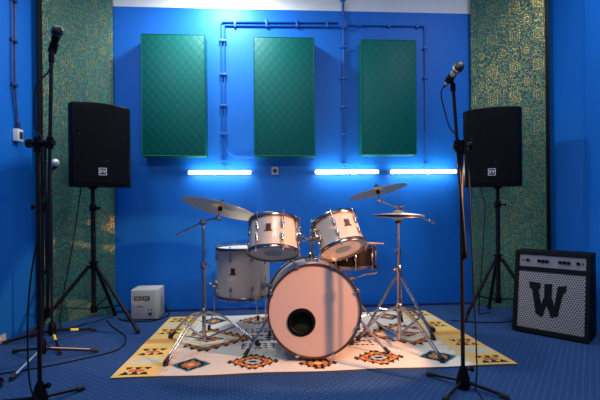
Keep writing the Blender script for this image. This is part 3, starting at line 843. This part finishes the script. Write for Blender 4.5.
def speaker_stand(loc, angles, r, ztop, label):
    o = thing('speaker_stand', label, 'speaker stand', loc, None, 'tripod stands under the loudspeakers')
    b = BM(); tube(b, [(0, 0, .14), (0, 0, .985)], .0185, 14); part('lower_tube', b, M_blackmetal, o)
    b = BM(); tube(b, [(0, 0, .94), (0, 0, ztop)], .0155, 14); part('upper_tube', b, M_blackmetal, o)
    b = BM(); lathe(b, [(0, .945), (.026, .945), (.028, .955), (.028, .99), (.022, 1.0), (0, 1.0)], 16); cl = part('height_collar', b, M_black, o)
    b = BM(); tube(b, [(.02, -.012, .968), (.052, -.026, .968)], .007, 8); tube(b, [(.048, -.024, .968), (.060, -.030, .968)], .014, 10); part('clamp_knob', b, M_black, cl)
    b = BM(); lathe(b, [(0, .485), (.034, .485), (.034, .495), (.025, .500), (.025, .525), (.034, .530), (.034, .545), (0, .545)], 18); part('leg_hub', b, M_black, o)
    b = BM(); lathe(b, [(0, .135), (.026, .135), (.026, .190), (0, .190)], 16); part('brace_hub', b, M_black, o)
    for a in angles:
        d = Vector((math.cos(a), math.sin(a), 0)); p0 = d * .03 + Vector((0, 0, .51)); p1 = d * r + Vector((0, 0, .024))
        b = BM(); tube(b, [p0, p1], .0145, 10); lg = part('leg', b, M_blackmetal, o)
        b = BM(); dr = (p1 - p0).normalized(); tube(b, [p1 - dr * .04, p1 + dr * .008], .019, 10); tube(b, [p1 + dr * .004, (p1.x, p1.y, .001)], .017, 10); part('rubber_foot', b, M_rubber, lg)
        b = BM(); tube(b, [d * .024 + Vector((0, 0, .165)), p0.lerp(p1, .62)], .0065, 8); part('brace', b, M_blackmetal, o)
    return o
LS = Vector((-1.427, 3.55, 0)); RS = Vector((1.915, 3.53, 0))
speaker_stand(LS, (R_(-22), R_(88), R_(205)), .42, 1.12, 'black tripod stand under the speaker by the grey box')
speaker_stand(RS, (R_(193), R_(75), R_(318)), .34, 1.103, 'black tripod stand under the speaker by the guitar amplifier')
def seat(loc, yaw, z, k=0.0):                                     # socket sits on the pole
    off = rotz(yaw) @ Vector((k, .17, 0)); return (loc.x - off.x, loc.y - off.y, z)
speaker(seat(LS, R_(32), 1.133, -.035), R_(32), 'black loudspeaker on the tripod by the grey box and brocade panel', -.035)
speaker(seat(RS, R_(-30), 1.116, .035), R_(-30), 'black loudspeaker on the tripod by the guitar amplifier', .035)
def cable(name, pts, label, r=.0045, m=M_cable, n=8):
    b = BM(); tube(b, smooth_path(pts, n), r, 7); return tag(part(name, b, m), label, 'cable')
cable('speaker_cable', [(-1.55, 3.62, 1.20), (-1.555, 3.62, 1.10), (-1.575, 3.60, .90), (-1.615, 3.58, .60), (-1.66, 3.56, .32), (-1.69, 3.55, .06), (-1.66, 3.56, .006), (-1.55, 3.70, .006)], 'black cable hanging from the speaker in front of the brocade by the socket wall')
cable('speaker_cable', [(1.86, 3.72, 1.20), (1.865, 3.70, 1.08), (1.86, 3.64, .95), (1.835, 3.62, .70), (1.815, 3.62, .40), (1.80, 3.64, .08), (1.83, 3.68, .006), (1.95, 3.74, .006)], 'black cable hanging from the speaker beside the guitar amplifier')

# ------------------------------------------------------------------ microphones and their stands
def microphone(tip, tail, label, grille_m, body_m):
    tip = Vector(tip); tail = Vector(tail); d = (tip - tail).normalized(); L_ = .165
    tail = tip - d * L_
    x, y, z = frame_from(d); rot = Matrix((x, y, z)).transposed()
    o = thing('microphone', label, 'microphone', tail, rot)
    b = BM(); lathe(b, [(0, 0), (.0095, .0), (.0105, .006), (.0125, .03), (.0165, .085), (.0195, .112), (.0195, .116), (0, .116)], 24); bd = part('body', b, body_m, o)
    b = BM(); lathe(b, [(0, -.018), (.0085, -.018), (.0085, .001), (0, .001)], 16); part('plug', b, M_blackmetal, bd)
    b = BM(); lathe(b, [(0, .114), (.0195, .114), (.0240, .122), (.0262, .132), (.0268, .140), (.0255, .150), (.0205, .160), (.012, .1655), (0, .167)], 28); g = part('grille_head', b, grille_m, o)
    b = BM(); lathe(b, [(.0255, .1335), (.0278, .1345), (.0278, .1400), (.0255, .141)], 28, loop=True); part('grille_band', b, M_black if grille_m is M_micgrilledark else M_dullchrome, g)
    return o

def clipper(b, tip, tail, base):
    """mic clip: sleeve round the body + swivel"""
    tip = Vector(tip); tail = Vector(tail); d = (tip - tail).normalized(); p = tip - d * .105
    tube(b, [p - d * .030 - Vector(base), p + d * .018 - Vector(base)], .0205, 14)
    return p

def mic_stand(name, label, base, r, angles, hub, pole_top, boom, mic, leg_z=.03, pole_r=.0105, cone=True, lean=(0, 0), tape=None, knob=True):  # tape: per leg, yellow tape
    base = Vector(base)
    o = thing(name, label, 'microphone stand', base)
    off = Vector((lean[0], lean[1], 0))
    def at(z): return off * z + Vector((0, 0, z))
    b = BM()
    if cone: lathe(b, [(0, .012), (.034, .012), (.038, .022), (.034, .055), (.024, .095), (.016, .118), (0, .118)], 20)
    else: lathe(b, [(0, hub - .03), (.022, hub - .03), (.026, hub - .02), (.024, hub + .05), (.016, hub + .065), (0, hub + .065)], 16)
    part('base_hub', b, M_black, o)
    for k, a in enumerate(angles):
        d = Vector((math.cos(a), math.sin(a), 0)); p0 = d * .022 + Vector((0, 0, hub)); p1 = d * r + Vector((0, 0, leg_z * .5))
        b = BM(); tube(b, [p0, p1], .0090, 10); lg = part('leg', b, M_blackmetal if not (tape and tape[k] == 'silver') else M_tape, o)
        dr = (p1 - p0).normalized()
        b = BM(); tube(b, [p1 - dr * .035, p1 + dr * .006], .0125, 10); tube(b, [p1 + dr * .004, (p1.x, p1.y, .0008)], .0115, 10); part('rubber_foot', b, M_rubber, lg)
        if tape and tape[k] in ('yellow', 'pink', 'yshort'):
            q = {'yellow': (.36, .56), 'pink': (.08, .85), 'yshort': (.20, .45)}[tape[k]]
            up_ = Vector((0, 0, .0045)) if tape[k] == 'pink' else Vector((0, 0, 0)); b = BM(); tube(b, [p0.lerp(p1, q[0]) + up_, p0.lerp(p1, q[1]) + up_], .0062 if tape[k] == 'pink' else .0096, 10); part('tape_or_glint', b, M_pinkglint if tape[k] == 'pink' else M_yellow, lg)  # pink strip paints a reflection on the leg; yellow ones are tape
    b = BM(); tube(b, [at(hub), at(pole_top)], pole_r, 12); part('pole', b, M_blackmetal, o)
    if boom:
        b0, b1, cz = boom
        b0 = Vector(b0) - base; b1 = Vector(b1) - base
        s = (cz - b0.z) / (b1.z - b0.z); cb = b0.lerp(b1, s); pt = at(cz)
        b = BM(); tube(b, [b0, b1], pole_r * .82, 12); bo = part('boom_arm', b, M_blackmetal, o)
        b = BM(); tube(b, [b0, b0.lerp(b1, .035)], pole_r * 1.3, 12); part('counterweight', b, M_black, bo)
        side = (cb - pt); side.z = 0; side = side.normalized() if side.length > 1e-4 else Vector((1, 0, 0))
        b = BM()
        tube(b, [pt - Vector((0, 0, .045)), pt + Vector((0, 0, .030))], pole_r * 1.75, 14)
        tube(b, [pt - side * .005, cb + side * .020], .0155, 14)
        tube(b, [cb - (b1 - b0).normalized() * .028, cb + (b1 - b0).normalized() * .028], pole_r * 1.6, 14)
        cl = part('boom_clutch', b, M_black, o)
        b = BM(); kp = pt - side * .018; tube(b, [kp, kp - side * .022], .0065, 8); tube(b, [kp - side * .018, kp - side * .034], .022, 12); part('clutch_knob', b, M_black, cl)
        top = b1
    else: top = at(pole_top)
    if knob:
        b = BM(); tube(b, [at(.10), at(.10) + Vector((.045, -.01, .005))], .006, 8); tube(b, [at(.10) + Vector((.035, -.008, .004)), at(.10) + Vector((.052, -.012, .006))], .013, 10); part('base_knob', b, M_black, o)
    if mic:
        b = BM(); p = clipper(b, mic[0], mic[1], base); p = p - base
        tube(b, [top - (top - Vector((top.x, top.y, top.z - .03))), top + Vector((0, 0, .012))], .0135, 12)
        tube(b, [top, p], .008, 10)
        part('mic_clip', b, M_black, o)
    return o

# stand nearest the amplifier
MB = (1.004, 2.215, 0)
TIP, TAIL = (.948, 2.085, 1.675), (.935, 2.235, 1.620)
mic_stand('mic_stand', 'tall black microphone stand in front of the yellow rug end, near the amplifier', MB, .215, (R_(124), R_(222), R_(318)), .040, 1.315,
          ((1.020, 2.205, .690), (.968, 2.225, 1.605), 1.285), (TIP, TAIL))
microphone(TIP, TAIL, 'silver-bodied microphone on top of the stand near the amplifier', M_micgrille, M_micbody)
tl_ = Vector(TIP) - (Vector(TIP) - Vector(TAIL)).normalized() * .182
cable('microphone_cable', [tl_, tl_ + Vector((-.010, .02, -.04)), (.948, 2.275, 1.46), (.965, 2.26, 1.39), (1.000, 2.24, 1.33), (1.04, 2.22, 1.20), (1.050, 2.21, .95), (1.058, 2.21, .70), (1.066, 2.20, .35), (1.073, 2.20, .10), (1.062, 2.195, .006), (1.03, 2.06, .006), (.90, 1.95, .006)], 'thin black cable running down the stand near the amplifier', .0038)
# nearest stand on the other side
MB2 = (-1.147, 2.200, 0)
TIP2, TAIL2 = (-1.024, 2.162, 1.860), (-1.100, 2.234, 1.720)
mic_stand('mic_stand', 'tall black boom microphone stand nearest the viewer, by the switch wall', MB2, .215, (R_(172), R_(52), R_(292)), .040, 1.311,
          ((-1.103, 2.190, .44), (-1.073, 2.190, 1.723), 1.296), (TIP2, TAIL2))
microphone(TIP2, TAIL2, 'black microphone raised high on the nearest boom stand', M_micgrilledark, M_black)
tl_ = Vector(TIP2) - (Vector(TIP2) - Vector(TAIL2)).normalized() * .182
cable('microphone_cable', [tl_, tl_ + Vector((-.012, .01, -.05)), (-1.165, 2.224, 1.575), (-1.174, 2.234, 1.383), (-1.122, 2.224, 1.268), (-1.14, 2.214, .95), (-1.19, 2.205, .615), (-1.20, 2.195, .347), (-1.165, 2.157, .10), (-1.08, 2.147, .006), (-.98, 2.09, .006), (-.93, 1.95, .006)], 'black cable trailing from the high microphone down the nearest boom stand', .0042)
# the two stands behind it
MB3 = (-1.47, 2.85, 0)
mic_stand('mic_stand', 'black microphone stand with a painted pink reflection on one leg, behind the nearest boom stand', MB3, .315, (R_(24), R_(-91), R_(148)), .075, 1.02,
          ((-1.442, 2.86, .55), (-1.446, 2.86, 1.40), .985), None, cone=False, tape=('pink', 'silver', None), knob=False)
MB4 = (-1.592, 3.225, 0)
TIP4, TAIL4 = (-1.505, 3.115, 1.300), (-1.575, 3.235, 1.270)
mic_stand('mic_stand', 'black microphone stand with yellow tape on its legs, in front of the brocade panel', MB4, .33, (R_(55), R_(-56), R_(182)), .085, 1.255,
          None, (TIP4, TAIL4), cone=False, tape=('yellow', 'yshort', None), knob=False, pole_r=.0085)
microphone(TIP4, TAIL4, 'grey-headed microphone in front of the brocade panel', M_micpale, M_black)

# ------------------------------------------------------------------ grey voltage box
VX0, VX1, VY0, VY1, VH = -1.212, -.982, 3.785, 3.995, .262
o = thing('voltage_stabilizer', 'grey metal voltage box with two meters on the floor by the wall', 'electrical box', (VX0, VY0, 0))
w = VX1 - VX0; d = VY1 - VY0
b = BM(); box(b, 0, 0, .008, w, d, VH, .004); part('case', b, M_box, o)
b = BM(); box(b, .004, -.003, .014, w - .030, -.0003, VH - .012, .001); fp = part('front_plate', b, mat('grey_front_plate', (.40, .37, .36), .5), o)
for x in (.028, .098):
    b = BM(); box(b, x, -.010, .172, x + .062, -.0032, .208, .003); mt = part('meter', b, M_darkgrey, o)
    b = BM(); box(b, x + .010, -.0112, .179, x + .052, -.0101, .201); part('meter_dial', b, M_dial, mt, 0)
b = BM(); box(b, .150, -.012, .045, .176, -.0032, .092, .002); sw = part('breaker_switch', b, M_darkgrey, o)
b = BM(); box(b, .157, -.015, .068, .169, -.0122, .084); part('switch_lever', b, M_whiteplastic, sw, 0)
b = BM()
for k in range(7): box(b, .055 + k * .0075, -.0042, .113, .0605 + k * .0075, -.0031, .120)
part('nameplate', b, M_darkgrey, o, 0)
b = BM(); box(b, .035, -.0038, .045, .13, -.0031, .0475); box(b, .035, -.0038, .058, .075, -.0031, .060); part('caption_lines', b, mat('grey_print', (.2, .19, .19), .5), o, 0)
for x in (.03, w - .03):
    for y in (.03, d - .03):
        b = BM(); lathe(b, [(0, .0005), (.012, .0005), (.010, .010), (0, .010)], 12, Matrix.Translation((x, y, 0))); part('foot', b, M_rubber, o)
b = BM()
for k in range(5): box(b, w + .0002, .05, .06 + k * .028, w + .0012, .16, .066 + k * .028)
part('side_vent', b, M_darkgrey, o, 0)
cable('power_cable', [(-1.0, 4.01, .10), (-.97, 4.03, .03), (-.93, 3.97, .007), (-.94, 3.86, .006), (-1.0, 3.75, .006), (-1.12, 3.72, .006), (-1.26, 3.76, .006), (-1.34, 3.85, .006)], 'black lead curling round the grey voltage box', .005)

# ------------------------------------------------------------------ guitar amplifier
AP = Vector((1.832, 3.185, 0)); AQ = Vector((2.168, 2.818, 0))
dv = AQ - AP; AW = dv.length; yaw = math.atan2(dv.y, dv.x)
o = thing('guitar_amplifier', 'black combo amplifier with silver perforated grille and a bold W', 'amplifier', AP, rotz(yaw))
AH, SL, AD = .612, .105, .275
shear = Matrix(((1, 0, 0, 0), (0, 1, SL / AH, 0), (0, 0, 1, 0), (0, 0, 0, 1)))      # leaning front
bz = .026
b = BM()
# carcass: side cheeks, top, bottom, back with a recessed baffle
box(b, 0, 0, .012, bz, AD, AH - bz, 0)
for v in b.verts: pass
def slab(b, x0, x1, z0, z1, yf=0.0):
    """box whose front follows the slanted face and whose back is vertical"""
    f0 = yf + SL * z0 / AH; f1 = yf + SL * z1 / AH
    vs = [b.verts.new(p) for p in ((x0, f0, z0), (x1, f0, z0), (x1, AD, z0), (x0, AD, z0), (x0, f1, z1), (x1, f1, z1), (x1, AD, z1), (x0, AD, z1))]
    for q in ((3, 2, 1, 0), (4, 5, 6, 7), (0, 1, 5, 4), (1, 2, 6, 5), (2, 3, 7, 6), (3, 0, 4, 7)): b.faces.new([vs[i] for i in q])
b.free(); b = BM()
slab(b, 0, AW, .012, .012 + bz); slab(b, 0, AW, AH - bz, AH); slab(b, 0, bz, .012 + bz, AH - bz); slab(b, AW - bz, AW, .012 + bz, AH - bz)
slab(b, bz, AW - bz, .012 + bz, AH - bz, .030); slab(b, bz, AW - bz, .462, .490, .004)
part('cabinet', b, M_tolex, o, 0)
def sheared_box(b, x0, z0, x1, z1, y0, y1): box(b, x0, y0, z0, x1, y1, z1, 0, shear)
b = BM(); sheared_box(b, bz + .004, .042, AW - bz - .004, .460, .010, .0285); part('speaker_grille', b, M_grille, o, 0)
b = BM(); sheared_box(b, bz + .004, .494, AW - bz - .004, AH - bz - .004, .012, .0285); cp = part('control_panel', b, M_alu, o, 0)
AWi = AW - 2 * bz
for fx in (.14, .315, .375, .435, .63, .69, .75, .885):
    x = bz + AWi * fx; z = .540; y = .012 + SL * z / AH
    b = BM(); lathe(b, [(0, 0), (.0125, 0), (.011, .016), (.009, .018), (0, .018)], 14, axis_mtx((x, y - .0002, z), (0, -1, SL / AH))); part('knob', b, M_black, cp)
for fx in (.07, .95):
    x = bz + AWi * fx; z = .540; y = .012 + SL * z / AH
    b = BM(); lathe(b, [(0, 0), (.006, 0), (.006, .004), (0, .004)], 12, axis_mtx((x, y - .0002, z), (0, -1, SL / AH))); part('jack_socket', b, M_black, cp)
# bold W: slab-like letter with slanted strokes and foot serifs
Wp = [(-.02, 1.0), (.0, .80), (.07, .76), (.20, .06), (.38, -.03), (.49, .34), (.62, .0), (.80, .06), (.92, .72), (1.0, .80), (1.02, .96), (.78, .93), (.76, .78), (.70, .34), (.62, .60), (.63, .98), (.41, .95), (.42, .60), (.34, .34), (.26, .76), (.31, .82), (.30, .97)]
b = BM(); wx0, wz0, ww, wh = .110, .140, .240, .245
prism(b, [(wx0 + p[0] * ww, wz0 + p[1] * wh) for p in Wp], .0055, .0098, shear); part('letter_emblem', b, M_tolex, o, 0)
for x in (.05, AW - .05):
    for y in (.04, AD - .04):
        b = BM(); lathe(b, [(0, .0005), (.018, .0005), (.016, .0125), (0, .0125)], 12, Matrix.Translation((x, y, 0))); part('foot', b, M_rubber, o)
cable('power_cable', [(1.49, 3.50, .006), (1.52, 3.49, .006), (1.60, 3.45, .006), (1.80, 3.40, .006), (2.10, 3.42, .006), (2.28, 3.30, .006)], 'thin black lead on the carpet running behind the amplifier', .004)
cable('floor_cable', [(-1.93, 2.75, .006), (-1.70, 2.62, .006), (-1.45, 2.70, .006), (-1.2, 2.86, .006), (-1.05, 3.02, .006), (-1.1, 3.3, .006), (-1.32, 3.62, .006), (-1.42, 3.80, .006)], 'black lead lying on the carpet under the grouped microphone stands', .004)

# coil of cable at the edge by the side wall
b = BM()
for k in range(5):
    r = .075 + .006 * k; tube(b, [(-1.565 + r * math.cos(2 * PI * j / 28), 2.42 + r * math.sin(2 * PI * j / 28), .007 + .0055 * k) for j in range(29)], .0045, 7)
tag(part('cable_coil', b, M_cable), 'coil of black cable lying beside the silver stand leg', 'cable')

# ------------------------------------------------------------------ lights
def area(name, loc, target, sx, sy, energy, col):
    l = bpy.data.lights.new(name, 'AREA'); l.shape = 'RECTANGLE'; l.size = sx; l.size_y = sy; l.energy = energy; l.color = col
    q = bpy.data.objects.new(name, l); COL.objects.link(q); q.location = loc
    q.rotation_euler = (Vector(target) - Vector(loc)).to_track_quat('-Z', 'Y').to_euler()
    return q
area('ceiling_lamp_back', (-.42, 3.66, 2.98), (-.42, 3.80, 0), .30, .12, 34, (.90, .96, 1.0))
area('ceiling_lamp_front', (.3, .3, 3.22), (.3, 1.0, 0), 1.2, .4, 50, (1.0, .98, .93))
area('ceiling_lamp_switch_side', (-1.30, 2.3, 3.22), (-1.30, 2.3, 0), .3, .9, 21, (.86, .95, 1.0))
area('ceiling_lamp_amplifier_side', (1.95, 2.4, 3.22), (1.95, 2.4, 0), .3, .9, 20, (.86, .95, 1.0))
s = bpy.data.lights.new('lamp_by_side_wall', 'SPOT'); s.energy = 500; s.color = (1.0, .42, .20); s.spot_size = R_(32); s.spot_blend = .2; s.shadow_soft_size = .022
q = bpy.data.objects.new('lamp_by_side_wall', s); COL.objects.link(q); q.location = (2.30, 1.33, 1.30)
q.rotation_euler = (Vector((.23, 2.895, .33)) - Vector(q.location)).to_track_quat('-Z', 'Y').to_euler()

w = bpy.data.worlds.new('World'); SC.world = w; w.use_nodes = True
w.node_tree.nodes['Background'].inputs[0].default_value = (.4, .5, .7, 1); w.node_tree.nodes['Background'].inputs[1].default_value = .05

# ------------------------------------------------------------------ camera
cam = bpy.data.cameras.new('Camera'); co = bpy.data.objects.new('Camera', cam); COL.objects.link(co)
cam.sensor_width = 36; cam.lens = 430 / 600 * 36; cam.shift_y = 5 / 600; cam.clip_start = .05
a = R_(3.8); s_ = .009
F = Vector((math.sin(a), math.cos(a), 0)); Rw = Vector((math.cos(a), -math.sin(a), 0)); U = Vector((0, 0, 1))
Rc = Rw * math.cos(s_) - U * math.sin(s_); Vc = Rw * math.sin(s_) + U * math.cos(s_)
m = Matrix((Rc, Vc, -F)).transposed().to_4x4(); m.translation = Vector((0, 0, .98))
co.matrix_world = m
SC.camera = co
SC.view_settings.view_transform = 'Standard'; SC.view_settings.look = 'None'
SC.view_settings.gamma = 1.0; SC.view_settings.use_curve_mapping = False
SC.view_settings.exposure = 0.13
SC.cycles.use_denoising = True
SC.cycles.max_bounces = 8
